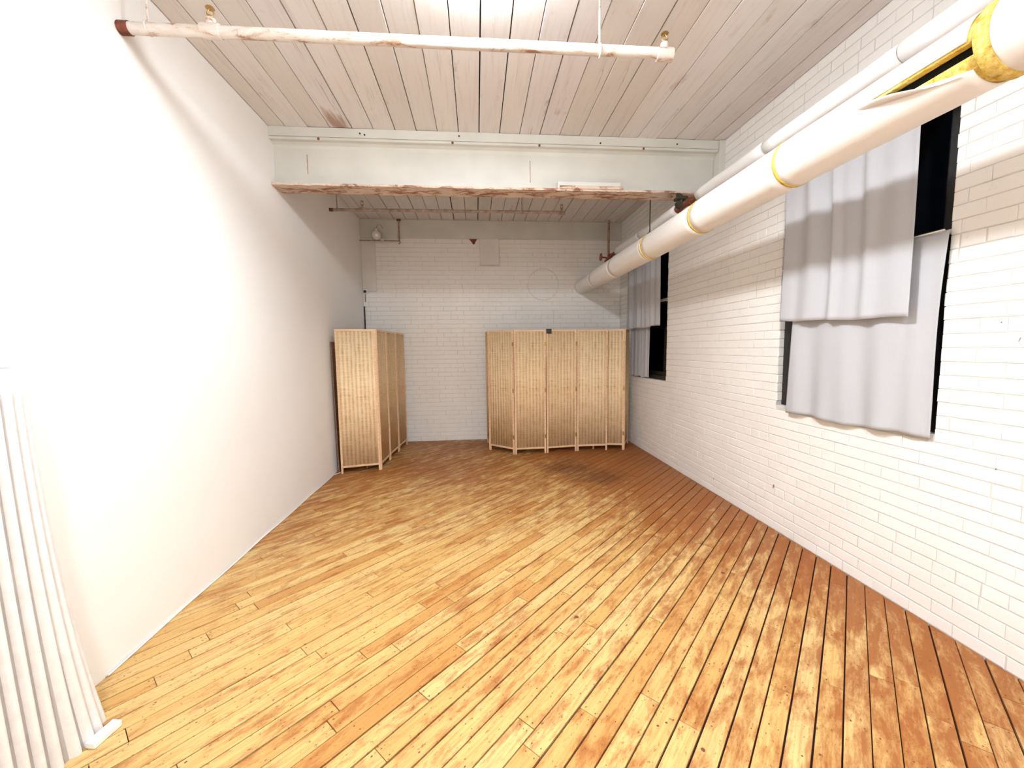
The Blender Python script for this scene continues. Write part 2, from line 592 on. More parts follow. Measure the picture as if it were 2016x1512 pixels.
rs = random.Random(21)
visible, hidden = [], []
nails = MB()
kmin = int((XL - YB) / R2 / PW) - 2
kmax = int((XR - YF) / R2 / PW) + 2
seam_gap = {k: rs.choice([0.0038, 0.005, 0.006, 0.0072, 0.0085]) for k in range(kmin, kmax + 2)}
for k in range(kmin, kmax + 1):
    s0, s1 = S0 + k * PW, S0 + (k + 1) * PW
    g0, g1 = seam_gap[k] / 2, seam_gap[k + 1] / 2
    t = (XL + YF) / R2 - rs.uniform(0.1, 1.6)
    tend = (XR + YB) / R2 + 0.1
    while t < tend:
        L = rs.choice([0.55, 0.8, 1.0, 1.25, 1.5, 1.9]) * rs.uniform(0.9, 1.15)
        t0, t1 = t, t + L
        t = t1
        eg = rs.uniform(0.001, 0.0022)
        corners = [(t0 + eg, s0 + g0), (t1 - eg, s0 + g0), (t1 - eg, s1 - g1), (t0 + eg, s1 - g1)]
        # to world and clip to the room
        wp = [((a + c) / R2, (a - c) / R2) for a, c in corners]
        wp.reverse()
        for ax, val, less in ((0, XL - 0.0, False), (0, XR + 0.0, True), (1, YF, False), (1, YB, True)):
            if wp: wp = clip_poly(wp, ax, val, less)
        if len(wp) < 3: continue
        area = abs(sum(wp[i][0] * wp[(i + 1) % len(wp)][1] - wp[(i + 1) % len(wp)][0] * wp[i][1] for i in range(len(wp)))) / 2
        if area < 0.0006: continue
        c0 = (sum(p[0] for p in wp) / len(wp), sum(p[1] for p in wp) / len(wp))
        loc = [((p[0] - c0[0] + p[1] - c0[1]) / R2, (-(p[0] - c0[0]) + p[1] - c0[1]) / R2) for p in wp]
        zt = rs.uniform(-0.0006, 0.0006)
        vis = any((q := project((p[0], p[1], 0))) and -60 < q[0] < 2076 and q[1] < 1600 for p in wp)
        (visible if vis else hidden).append((c0, loc, zt, area))
        if vis:
            pos = [t0 + 0.022, t1 - 0.022]
            u = t0 + 0.4
            while u < t1 - 0.2:
                pos.append(u + rs.uniform(-0.03, 0.03)); u += 0.41
            for u in pos:
                for sgn in (0.27, 0.73):
                    if rs.random() < 0.25: continue
                    ss = s0 + PW * (sgn + rs.uniform(-0.08, 0.08))
                    uu = u + rs.uniform(-0.008, 0.008)
                    x, y = (uu + ss) / R2, (uu - ss) / R2
                    if not (XL + 0.01 < x < XR - 0.01 and 1.0 < y < YB - 0.01): continue
                    r = rs.uniform(0.0020, 0.0038)
                    el = rs.uniform(1.0, 1.7)
                    pts = [(x + r * (math.cos(a) * el - math.sin(a)) / R2, y + r * (math.cos(a) * el + math.sin(a)) / R2, zt + 0.0005) for a in [PI / 3 * q for q in range(6)]]
                    nails.add(pts, [tuple(range(6))])
# the biggest (as seen) planks become parts; what is past 300 is joined
visible.sort(key=lambda p: -(p[3] / (0.4 + p[0][0] ** 2 + p[0][1] ** 2) ** 1.5))
for i, (c0, loc, zt, area) in enumerate(visible[:300]):
    b = MB().add(*prism(loc, -0.0139, zt, 0.0008))
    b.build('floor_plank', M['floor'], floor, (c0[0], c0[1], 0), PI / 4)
b = MB()
for (c0, loc, zt, area) in hidden + visible[300:]:
    v_, f_ = prism(loc, -0.0139, zt, 0.0008)
    v_ = [(p[0] + (c0[0] + c0[1]) / R2, p[1] + (-c0[0] + c0[1]) / R2, p[2]) for p in v_]
    b.add(v_, f_)
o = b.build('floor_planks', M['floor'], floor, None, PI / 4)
tag(o, kind='stuff')
# knots and burns: a few larger dark spots
for (x, y, r) in [(0.556, 3.484, 0.012), (0.26, 3.632, 0.009), (0.47, 3.66, 0.008), (0.826, 1.34, 0.010), (1.624, 2.471, 0.016), (0.536, 2.134, 0.014), (0.70, 1.45, 0.006), (0.74, 1.46, 0.006), (0.03, 2.05, 0.006)]:
    pts = [(x + r * math.cos(a) * rs.uniform(0.7, 1.1), y + r * math.sin(a) * rs.uniform(0.7, 1.1), 0.0009) for a in [PI / 5 * q for q in range(10)]]
    nails.add(pts, [tuple(range(10))])
o = nails.build('nail_heads', M['nail'], floor)
tag(o, kind='stuff')

# ------------------------------------------------------------------ ceiling
ceil = MB().box((XL - 0.05, YF - 0.05, ZC + 0.022), (XR + 0.4, BEAM_Y0 + 0.06, ZC + 0.2)).box((XL - 0.05, BEAM_Y0 + 0.06, ZC2 + 0.022), (XR + 0.4, YB + 0.05, ZC2 + 0.2)).build('ceiling', M['ceilgap'])
tag(ceil, 'white painted wooden board ceiling with dark gaps', 'ceiling', kind='structure')
rs = random.Random(5)
CP = 0.1878
x = -1.826
edges = []
while x < XR + 0.1:
    edges.append(x)
    x += CP * rs.uniform(0.985, 1.015)
for bay, (ya, yb_, zc) in enumerate(((YF, BEAM_Y0 + 0.03, ZC), (BEAM_Y1 - 0.06, YB, ZC2))):
    for i in range(len(edges)):
        x0 = max(edges[i], XL) + rs.choice([0.0018, 0.003, 0.0048]) * (1.0 + 0.4 * bay)
        x1 = min(edges[i + 1] if i + 1 < len(edges) else XR, XR) - rs.choice([0.0018, 0.003, 0.0048]) * (1.0 + 0.4 * bay)
        if x1 - x0 < 0.012: continue
        dz = rs.uniform(-0.003, 0.003)
        cx = (x0 + x1) / 2
        cy = (ya + yb_) / 2
        hx, hy = (x1 - x0) / 2, (yb_ - ya) / 2
        MB().bbox((-hx, -hy, 0.0 + dz), (hx, hy, 0.0219), 0.002).build('ceiling_board', M['ceil'], ceil, (cx, cy, zc))

# ------------------------------------------------------------------ left, front walls
wl = MB().box((XL - 0.2, YF - 0.2, -0.1), (XL, YB + 0.3, 3.78)).build('wall_left', M['plaster'])
tag(wl, 'smooth white plastered wall along the left of the room', 'wall', kind='structure')
wf = MB().box((XL - 0.2, YF - 0.2, -0.1), (XR + 0.4, YF, 3.78)).build('wall_front', M['plaster'])
tag(wf, 'plain white wall behind the viewer', 'wall', kind='structure')

# ------------------------------------------------------------------ brick walls
COURSE, BL, JT = 0.0715, 0.2125, 0.006
WIN = [dict(y0=1.925, y1=3.085, z0=1.042, z1=3.02), dict(y0=5.02, y1=6.16, z0=1.075, z1=3.02)]


def brick_mesh(l, h, d, r_, back=0.0):
    """half-round-edged brick face: local x along the wall, z up, y = proud of the wall (towards -y)"""
    j = lambda s=0.0014: r_.uniform(-s, s)
    e = 0.0035
    v_ = [(-l / 2, back, 0), (l / 2, back, 0), (l / 2, back, h), (-l / 2, back, h)]
    q = [(-l / 2 + j(), -d * 0.55, j()), (l / 2 + j(), -d * 0.55, j()), (l / 2 + j(), -d * 0.55, h + j()), (-l / 2 + j(), -d * 0.55, h + j())]
    w = [(-l / 2 + e + j(), -d + j(0.0006), e), (l / 2 - e + j(), -d + j(0.0006), e), (l / 2 - e + j(), -d + j(0.0006), h - e), (-l / 2 + e + j(), -d + j(0.0006), h - e)]
    v_ += q + w
    f_ = []
    for a in (0, 4):
        for i in range(4):
            k_ = (i + 1) % 4
            f_.append((a + i, a + k_, a + 4 + k_, a + 4 + i))
    f_.append((8, 9, 10, 11))
    return v_, f_


def layout(a0, a1, z_top, holes, r_):
    """brick intervals (start, end, z) of a common-bond wall"""
    out = []
    for c in range(int(z_top / COURSE) + 1):
        z = c * COURSE
        if z + COURSE > z_top + 0.02: break
        head = c % 6 == 4
        p = BL / 2 if head else BL
        x = a0 - (p * 0.5 if c % 2 else 0) - r_.uniform(0, 0.03)
        while x < a1:
            s, e = max(x, a0), min(x + p + r_.uniform(-0.004, 0.004), a1)
            x += p
            segs = [(s, e)]
            for (h0, h1, hz0, hz1) in holes:
                if z + COURSE * 0.6 < hz0 or z + COURSE * 0.4 > hz1: continue
                ns = []
                for (s_, e_) in segs:
                    if e_ <= h0 or s_ >= h1: ns.append((s_, e_)); continue
                    if s_ < h0: ns.append((s_, h0 + r_.uniform(-0.002, 0.007)))
                    if e_ > h1: ns.append((h1 - r_.uniform(-0.002, 0.007), e_))
                segs = ns
            for (s_, e_) in segs:
                if e_ - s_ > 0.02: out.append((s_, e_, z))
    return out


def lay_bricks(wall, bricks, to_world, rot_z, mat, depth_of, seed):
    r_ = random.Random(seed)
    ranked = []
    for bk in bricks:
        s, e, z = bk
        pts = [project(to_world(u, zz)) for u in (s, e) for zz in (z, z + COURSE)]
        ok = all(pts) and any(0 <= q[0] <= 2016 and 0 <= q[1] <= 1512 for q in pts)
        area = 0
        if ok:
            area = (max(q[0] for q in pts) - min(q[0] for q in pts)) * (max(q[1] for q in pts) - min(q[1] for q in pts))
            cx_, cy_ = sum(q[0] for q in pts) / 4, sum(q[1] for q in pts) / 4
            if depth_of(z, cx_, cy_) is None: area = 0
        ranked.append((area, bk))
    ranked.sort(key=lambda q: -q[0])
    cache = {}
    rest = MB()
    for i, (area, (s, e, z)) in enumerate(ranked):
        l = e - s - 0.0036
        h = COURSE - JT
        d = 0.0042 if depth_of(z, 0, 0) is None else depth_of(z, 0, 0)
        if i < 300 and area > 60:
            key = (round(l, 3), round(d, 4), r_.randint(0, 2))
            if key not in cache:
                mb = MB().add(*brick_mesh(key[0], h, d, r_))
                cache[key] = mb.mesh('brick', mat)
            c = to_world((s + e) / 2, z + JT / 2)
            link('brick', cache[key], wall, c, (r_.uniform(-0.004, 0.004), 0, rot_z))
        else:
            v_, f_ = brick_mesh(l, h, d * r_.uniform(0.7, 1.25), r_)
            st = len(rest.v)
            rest.add(v_, f_)
            c = to_world((s + e) / 2, z + JT / 2)
            rest.xf(Matrix.Translation(c) @ Matrix.Rotation(rot_z, 4, 'Z'), st)
    o_ = rest.build('bricks', mat, wall)
    tag(o_, kind='stuff')


# right wall: slab with two window openings (local wall coordinate = world y)
b = MB()
XM = XR + 0.0035      # mortar face
ys = [YF - 0.2]
xo = XR + 0.40
for w in WIN:
    b.box((XM, ys[-1], -0.1), (xo, w['y0'], 3.78))
    b.box((XM, w['y0'], -0.1), (xo, w['y1'], w['z0'] - 0.012))
    b.box((XM, w['y0'], w['z1']), (xo, w['y1'], 3.78))
    ys.append(w['y1'])
b.box((XM, ys[-1], -0.1), (xo, YB + 0.3, 3.78))
wr = b.build('wall_right', M['mortar'])
tag(wr, 'white painted brick wall with two curtained windows', 'wall', kind='structure')
rs = random.Random(11)
rb = layout(0.30, YB - 0.001, ZC2, [(w['y0'], w['y1'], w['z0'], w['z1']) for w in WIN], rs)


def dep_r(z, cx_, cy_):
    return 0.0035


# brick faces look to -x: rotate local -y to -x
lay_bricks(wr, rb, lambda u, z: Vector((XM, u, z)), -PI / 2, M['brick'], dep_r, 3)
# brick ends lining the window openings
b = MB()
for w in WIN:
    for side in (0, 1):
        c = 0
        while c * COURSE < w['z1'] - 0.02:
            z = c * COURSE
            c += 1
            if z < w['z0'] - 0.03: continue
            l = 0.095
            v_, f_ = brick_mesh(l, COURSE - JT, 0.004 + rs.uniform(-0.001, 0.002), rs)
            st = len(b.v)
            b.add(v_, f_)
            y = w['y1'] if side else w['y0']
            b.xf(Matrix.Translation((XR + 0.052, y, z + JT / 2)) @ Matrix.Rotation(0 if side else PI, 4, 'Z'), st)
tag(b.build('jamb_bricks', M['brick'], wr), kind='stuff')
# small bare chips in the paint
for (y, z, l, a) in [(3.064, 0.357, 0.035, 0.5), (3.907, 0.145, 0.03, 0.9), (1.66, 0.93, 0.012, 0.3), (1.69, 1.62, 0.010, 0), (2.32, 0.62, 0.012, 1.2), (1.62, 1.54, 0.02, 2.0)]:
    pts = []
    for q in range(7):
        an = 2 * PI * q / 7
        pts.append((XR - 0.0014, y + math.cos(an + a) * l * 0.28 * rs.uniform(0.5, 1.2), z + math.sin(an) * l * 0.6 * rs.uniform(0.6, 1.2)))
    MB().add(pts, [tuple(range(6, -1, -1))]).build('paint_chip', M['chip'], wr)

# back wall
YM = YB + 0.004
wb = MB().box((XL - 0.2, YM, -0.1), (XR + 0.4, YB + 0.35, 3.78)).build('wall_back', M['mortar_b'])
tag(wb, 'white painted brick end wall behind the folding screens', 'wall', kind='structure')
rs = random.Random(12)
bbk = layout(XL, XR, 3.27, [(0.078, 0.398, 2.86, 3.3)], rs)


def dep_b(z, cx_, cy_):
    if 640 < cx_ < 1250 and cy_ > 660 and not (800 < cx_ < 962): return None
    return 0.0042 if z < 2.25 else 0.0022


lay_bricks(wb, bbk, lambda u, z: Vector((u, YM, z)), 0.0, M['brick_b'], dep_b, 4)
# timber band under the ceiling of the back wall, the square stub below it and the plastered ring
t1 = MB().bbox((XL, YB - 0.03, 3.285), (XR, YM + 0.01, ZC2), 0.004).build('trim_1', M['beam'])
tag(t1, 'broad painted timber band along the top of the brick end wall', 'trim', kind='structure')
MB().bbox((0.082, YB - 0.035, 2.875), (0.395, YM, 3.286), 0.006).build('bearing_block', M['plasterp'], wb)
b = MB()
N = 40
ring = []
for k in range(N + 1):
    a = 2 * PI * k / N
    ring.append((1.12 + 0.255 * math.cos(a), YB - 0.001, 2.57 + 0.255 * math.sin(a)))
b.tube(ring, 0.006, 6, caps=False)
b.build('plaster_ring', M['plasterp'], wb)
pts = [(-0.085, 3.285), (0.045, 3.285), (0.025, 3.255), (0.0, 3.205), (-0.02, 3.20), (-0.05, 3.245)]
v_ = [(x, YB - 0.006, z) for x, z in pts] + [(x, YM, z) for x, z in pts]
f_ = [tuple(range(len(pts)))[::-1]] + [(i, (i + 1) % 6, 6 + (i + 1) % 6, 6 + i) for i in range(6)]
MB().add(v_, f_).build('bare_brick', M['rust'], wb)
# smooth plastered strip in the left corner of the back wall
MB().bbox((XL, YB - 0.012, 2.45), (XL + 0.22, YM, 3.284), 0.004).build('plaster_strip', M['plasterp'], wb)

# ------------------------------------------------------------------ steel beam across the room
beam = empty('ceiling_beam', (0, BEAM_Y0, 3.0))
tag(beam, 'white painted steel beam spanning the room with peeling brown underside', 'beam', kind='structure')
BX1 = 2.37
b = MB().bbox((XL, 0.0, 0.418), (BX1, 0.2, 0.498), 0.003)
b.build('nailer_board', M['beam'], beam)
b = MB().bbox((XL, 0.0, 0.392), (BX1, 0.2, 0.4155), 0.004)
b.build('top_flange', M['beam'], beam)
b = MB().bbox((XL, 0.085, 0.018), (BX1, 0.115, 0.393), 0.002)
pr = [(0.086, 0.3925), (0.045, 0.3925), (0.075, 0.375), (0.086, 0.345)]
b.add([(XL, y, z) for y, z in pr] + [(BX1, y, z) for y, z in pr], [(0, 1, 5, 4), (1, 2, 6, 5), (2, 3, 7, 6), (0, 3, 2, 1), (4, 5, 6, 7)])
b.build('web', M['beam'], beam)
# bottom flange with a ragged, rusted edge
b = MB()
rr = random.Random(9)
nx = 90
for i in range(nx + 1):
    x = XL + (BX1 - XL) * i / nx
    e0 = rr.uniform(-0.004, 0.004)
    e1 = rr.uniform(-0.004, 0.004)
    b.v += [(x, e0, 0.002 + rr.uniform(-0.003, 0.003)), (x, e0 * 0.6, 0.021), (x, 0.2, 0.021), (x, 0.2 + e1, rr.uniform(-0.004, 0.003)), (x, 0.1, rr.uniform(-0.003, 0.003))]
for i in range(nx):
    for k in range(5):
        k2 = (k + 1) % 5
        b.f.append((i * 5 + k, i * 5 + k2, (i + 1) * 5 + k2, (i + 1) * 5 + k)); b.sm.append(False)
b.f += [(0, 4, 3, 2, 1), tuple(nx * 5 + q for q in range(5))]; b.sm += [False, False]
b.build('bottom_flange', M['flange'], beam)
# bolts in the flange and the nailed plate near the right end
rr = random.Random(3)
for x in (-1.36, -0.18, 0.62, 1.62):
    MB().tube([(x, -0.004, 0.40), (x, 0.004, 0.40)], 0.011, 8).build('bolt', M['rust'], beam)
for x, z in ((-1.0, 0.455), (-0.96, 0.445), (-0.12, 0.46), (1.95, 0.45), (1.2, 0.437)):
    MB().tube([(x, -0.003, z), (x, 0.004, z)], 0.008, 8).build('nail_head', M['darkmetal'], beam)
MB().bbox((0.79, -0.004, 0.02), (1.40, 0.06, 0.085), 0.003).build('patch_plate', M['beam'], beam)
MB().bbox((0.81, -0.014, 0.016), (1.42, 0.03, 0.045), 0.004).build('patch_strip', M['flange'], beam)
# seams on the web
for x in (-1.50, 0.54):
    MB().box((x, 0.082, 0.1 if x > 0 else 0.13), (x + 0.006, 0.09, 0.30)).build('weld_seam', M['wallpipe'], beam)
post = MB().bbox((BX1 + 0.002, BEAM_Y0 - 0.012, 2.97), (XR + 0.003, BEAM_Y1 + 0.02, ZC - 0.002), 0.004).build('trim_2', M['beam'])
tag(post, 'short painted bearing block between the beam end and the brick wall', 'trim', kind='structure')

# ------------------------------------------------------------------ windows
for wi, w in enumerate(WIN):
    wo = empty('window_%d' % (wi + 1), (XR, (w['y0'] + w['y1']) / 2, w['z0']))
    tag(wo, ['black framed window nearest the viewer behind the long grey curtains', 'black framed window beside the far corner behind the short grey curtains'][wi], 'window', kind='structure')
    hw = (w['y1'] - w['y0']) / 2
    H = w['z1'] - w['z0']
    mz = 1.06
    b = MB()
    fx0, fx1 = 0.046, 0.12
    fw_ = 0.075
    b.bbox((fx0, -hw, 0.0), (fx1, -hw + fw_, H), 0.004).bbox((fx0, hw - fw_, 0.0), (fx1, hw, H), 0.004)
    b.bbox((fx0, -hw + fw_, H - fw_), (fx1, hw - fw_, H), 0.004).bbox((fx0, -hw + fw_, 0.0), (fx1, hw - fw_, 0.06), 0.004)
    b.build('window_frame', M['black'], wo)
    for k, (za, zb, xa) in enumerate(((0.062, mz - 0.002, 0.075), (mz + 0.002, H - fw_ - 0.002, 0.10))):
        b = MB()
        y0_, y1_ = -hw + fw_ + 0.001, hw - fw_ - 0.001
        s_ = 0.045
        b.bbox((xa, y0_, za), (xa + 0.035, y0_ + s_, zb), 0.003).bbox((xa, y1_ - s_, za), (xa + 0.035, y1_, zb), 0.003)
        b.bbox((xa, y0_ + s_, za), (xa + 0.035, y1_ - s_, za + s_), 0.003).bbox((xa, y0_ + s_, zb - s_), (xa + 0.035, y1_ - s_, zb), 0.003)
        sash = b.build('sash', M['black'], wo)
        MB().box((xa + 0.015, y0_ + s_ - 0.005, za + s_ - 0.005), (xa + 0.019, y1_ - s_ + 0.005, zb - s_ + 0.005)).build('pane', M['glass'], sash)
    MB().bbox((0.030, -hw + 0.001, mz - 0.012), (0.0745, hw - 0.001, mz + 0.014), 0.003).build('meeting_rail', M['white'], wo)
    MB().bbox((0.003, -hw + 0.001, -0.03), (0.20, hw - 0.001, -0.001), 0.004).build('window_sill', M['sill'], wo)

# ================================================================== THINGS
# ------------------------------------------------------------------ folding screens
PANEL_W, PANEL_H = 0.455, 1.782


def panel_meshes(w_):
    st, th = 0.024, 0.019
    h = PANEL_H
    fr = MB()
    fr.bbox((0, -th / 2, 0), (st, th / 2, h), 0.002).bbox((w_ - st, -th / 2, 0), (w_, th / 2, h), 0.002)
    fr.bbox((st, -th / 2, h - 0.026), (w_ - st, th / 2, h), 0.002).bbox((st, -th / 2, 0.07), (w_ - st, th / 2, 0.094), 0.002)
    iv = MB()
    # woven infill: gently corrugated over its upright stakes
    nxx, x0, x1, z0, z1 = 64, st - 0.002, w_ - st + 0.002, 0.092, h - 0.024
    f_, bk = [], []
    for i in range(nxx + 1):
        x = x0 + (x1 - x0) * i / nxx
        y = 0.0012 * math.sin(2 * PI * x / 0.052)
        for z in (z0, z1):
            iv.v.append((x, y - 0.003, z)); iv.v.append((x, y + 0.003, z))
    for i in range(nxx):
        a = i * 4
        c = a + 4
        for q in ((a, c, c + 2, a + 2), (a + 1, a + 3, c + 3, c + 1), (a, a + 1, c + 1, c), (a + 2, c + 2, c + 3, a + 3)):
            iv.f.append(q); iv.sm.append(True)
    return fr, iv


PM = {}


def screen(label, pts, hinge_side, group='woven folding screens', wide=None):
    root = empty('folding_screen', (pts[0][0], pts[0][1], 0.0))
    tag(root, label, 'folding screen', group)
    for i in range(len(pts) - 1):
        a, c = Vector((*pts[i], 0)), Vector((*pts[i + 1], 0))
        d = c - a
        w_ = round(d.length - 0.010, 3)
        if w_ not in PM:
            fr, iv = panel_meshes(w_)
            PM[w_] = (fr.mesh('panel', M['frame']), iv.mesh('woven_infill', M['weave']))
        ang = math.atan2(d.y, d.x)
        off = d.normalized() * 0.005
        p_ = link('panel', PM[w_][0], root, (a.x + off.x - pts[0][0], a.y + off.y - pts[0][1], 0), (0, 0, ang))
        link('woven_infill', PM[w_][1], p_)
        for hz in (0.25, 0.92, 1.58):
            if i < len(pts) - 2:
                b = MB().bbox((w_ - 0.020, hinge_side * 0.0096 - 0.0015, hz - 0.028), (w_ + 0.005, hinge_side * 0.0096 + 0.0015, hz + 0.028), 0.0008)
                b.tube([(w_ + 0.005, hinge_side * 0.0115, hz - 0.028), (w_ + 0.005, hinge_side * 0.0115, hz + 0.028)], 0.003, 8)
                b.build('hinge', M['brass'], p_)
    return root


scr_a = screen('woven rattan folding screen fanned out before the brick end wall', [(0.150, 6.475), (0.172, 6.018), (0.520, 5.690), (0.983, 5.707), (1.444, 5.765), (1.905, 5.757)], -1)
scr_b = screen('woven rattan folding screen half hidden, touching the right brick wall', [(1.705, 5.86), (2.150, 5.735), (2.362, 6.14)], -1)
scr_c = screen('woven rattan folding screen standing by the smooth left wall', [(-1.706, 5.066), (-1.243, 5.176), (-1.226, 5.64), (-1.192, 6.10), (-1.150, 6.56)], 1)

# black clip over the top joint of the right screen
clip = empty('spring_clip', (1.02, 5.712, PANEL_H))
tag(clip, 'small black clip on the top edge of the fanned screen', 'clip')
MB().bbox((-0.030, -0.022, -0.055), (0.042, -0.0105, 0.008), 0.002).build('jaw', M['blackplastic'], clip)
MB().bbox((-0.030, 0.0175, -0.045), (0.042, 0.026, 0.008), 0.002).build('jaw', M['blackplastic'], clip)
MB().bbox((-0.030, -0.0225, 0.002), (0.042, 0.0265, 0.010), 0.002).build('bridge', M['blackplastic'], clip)

# ------------------------------------------------------------------ large insulated pipe along the right wall
PX, PZ, PR = 1.775, 2.530, 0.126
big = empty('insulated_pipe', (PX, 0, PZ))
tag(big, 'thick white insulated pipe running under the ceiling past both windows', 'pipe')
joints = [0.35, 1.275, 2.19, 3.10, 4.02, 5.04, 5.90, YB + 0.003]


def shell(y0, y1, r_, a0=0.0, a1=2 * PI, nseg=40, th=0.004, ny=2, wob=0.0, seed=1, amod=None):
    """jacket section: bent sheet of a given thickness round the pipe"""
    b_ = MB()
    r__ = random.Random(seed)
    closed = abs((a1 - a0) - 2 * PI) < 1e-6 and amod is None
    for iy in range(ny + 1):
        t_ = iy / ny
        y = y0 + (y1 - y0) * t_
        A0, A1 = (a0, a1) if amod is None else amod(t_)
        for k in range(nseg + 1):
            a = A0 + (A1 - A0) * k / nseg
            dr = wob * noise.noise((math.cos(a) * 1.5, y * 3.0, math.sin(a) * 1.5 + seed))
            for rr_ in (r_ + dr, r_ + dr - th):
                b_.v.append((rr_ * math.cos(a), y, rr_ * math.sin(a)))
    row = (nseg + 1) * 2
    for iy in range(ny):
        for k in range(nseg):
            p0 = iy * row + k * 2
            p1 = p0 + 2
            q0, q1 = p0 + row, p1 + row
            b_.f += [(p0, q0, q1, p1), (p0 + 1, p1 + 1, q1 + 1, q0 + 1)]
            b_.sm += [True, True]
        if not closed:
            for k in (0, nseg):
                p0 = iy * row + k * 2
                b_.f.append((p0, p0 + 1, p0 + row + 1, p0 + row) if k == 0 else (p0, p0 + row, p0 + row + 1, p0 + 1)); b_.sm.append(False)
    for iy in (0, ny):
        for k in range(nseg):
            p0 = iy * row + k * 2
            b_.f.append((p0, p0 + 2, p0 + 3, p0 + 1) if iy == 0 else (p0, p0 + 1, p0 + 3, p0 + 2)); b_.sm.append(False)
    return b_


for i in range(len(joints) - 1):
    y0, y1 = joints[i] + 0.004, joints[i + 1] - 0.004
    if i == 1:
        # the torn section: jacket open on the viewer's side near its front end, lower lip hanging away
        y0 += 0.03

        def am(t_):
            # opening between angles (measured from +x towards +z): widest at the front end, closing at t=0.35
            k_ = max(0.0, 1 - t_ / 0.36)
            up = math.radians(178 + 2 * k_)
            lo = math.radians(178 + 46 * k_ ** 0.8)
            return (lo - 2 * PI + 0.0001, up)
        shell(y0, y1, PR, nseg=48, ny=24, wob=0.004, seed=3, amod=am).build('jacket', M['jacket'], big)
        # loose lower lip of the jacket
        b = MB()
        for iy in range(13):
            t_ = iy / 12 * 0.42
            k_ = max(0.0, 1 - t_ / 0.42)
            y = y0 + (y1 - y0) * t_ + 0.03
            a = math.radians(178 + 46 * k_ ** 0.8)
            p = Vector((math.cos(a) * PR, 0, math.sin(a) * PR))
            tdir = Vector((-0.80, 0, 0.25)).normalized()
            L = 0.045 * math.sin(min(1, k_ * 1.25) * PI) + 0.002
            for q in (0, 1):
                pp = p + tdir * L * q
                b.v.append((pp.x, y, pp.z)); b.v.append((pp.x + 0.0, y, pp.z - 0.003))
        for iy in range(12):
            a = iy * 4
            c = a + 4
            for q in ((a, a + 2, c + 2, c), (a + 1, c + 1, c + 3, a + 3), (a + 2, a + 3, c + 3, c + 2), (a, c, c + 1, a + 1)):
                b.f.append(q); b.sm.append(True)
        b.build('torn_flap', M['jacket'], big)
        # yellow insulation with its open slit
        sl = math.radians(184), math.radians(203)
        shell(y0 - 0.035, y1 - 0.01, PR - 0.007, sl[1] - 2 * PI, sl[0], nseg=44, th=0.03, ny=10, wob=0.004, seed=8, amod=lambda t_: (sl[1] - 2 * PI, sl[0])).build('insulation', M['fibre'], big)
        shell(y0 - 0.035, y1, PR - 0.05, nseg=24, th=0.004).build('inner_pipe', M['blackhole'], big)
    else:
        o = shell(y0, y1, PR, nseg=48, ny=12, wob=0.003, seed=i).build('jacket', M['jacket'], big)
        shell(y0 - 0.004, y1 + 0.004, PR - 0.005, nseg=32, th=0.03, ny=2).build('insulation', M['fibre'], big)
# yellow bands showing at the joints
for k, (y, wd, r_) in enumerate([(1.268, 0.022, 0.003), (2.19, 0.012, 0.0035), (3.10, 0.012, 0.0032), (4.005, 0.009, 0.003), (4.045, 0.009, 0.003)]):
    shell(y - wd, y + wd, PR + r_, nseg=48, th=0.006, ny=2, wob=0.0025, seed=20 + k).build('band', M['fibre'] if k == 0 else M['tape'], big)
for y in (5.04, 5.90):
    shell(y - 0.004, y + 0.004, PR + 0.0015, nseg=40, th=0.004).build('joint_strip', M['sill'], big)
# hanger from the beam
b = MB().tube([(0, 4.085, PR - 0.005), (0, 4.085, 3.0 - PZ + 0.001)], 0.0065, 8)
b.bbox((-0.02, 4.06, PR - 0.004), (0.02, 4.11, PR + 0.02), 0.003)
b.build('hanger_rod', M['darkmetal'], big)

# ------------------------------------------------------------------ small insulated pipe above it
QX, QZ, QR = 2.02, 2.878, 0.052
small = empty('insulated_pipe', (QX, 0, QZ))
tag(small, 'thin white insulated pipe above the thick one with rusty fittings', 'pipe')
for k, (y0, y1) in enumerate(((0.4, 1.84), (1.845, 2.735), (2.745, 3.60), (3.99, 4.9), (4.905, 5.72))):
    shell(y0, y1, QR - 0.001 * (k % 2), nseg=24, th=0.012, ny=10, wob=0.003, seed=40 + k).build('jacket', M['jacket'], small)
MB().tube([(0, 0.4, 0), (0, 6.05, 0)], 0.024, 14).build('bare_pipe', M['rust'], small)
for (ya, yb_, ra, rb_) in ((3.60, 3.66, 0.040, 0.028), (3.74, 3.80, 0.036, 0.036), (3.92, 3.99, 0.028, 0.040)):
    MB().tube([(0, ya, 0), (0, yb_, 0)], [ra, rb_], 12).build('coupling', M['rust'], small)
b = MB().tube([(-0.03, 3.86, 0.02), (-0.045, 3.86, 0.09)], 0.016, 10).bbox((-0.085, 3.83, 0.045), (0.02, 3.92, 0.075), 0.006).bbox((-0.075, 3.88, 0.075), (-0.03, 3.895, 0.118), 0.004)
b.tube([(-0.06, 3.85, 0.0), (-0.06, 3.87, 0.0)], 0.035, 12)
b.build('beam_clamp', M['darkmetal'], small)
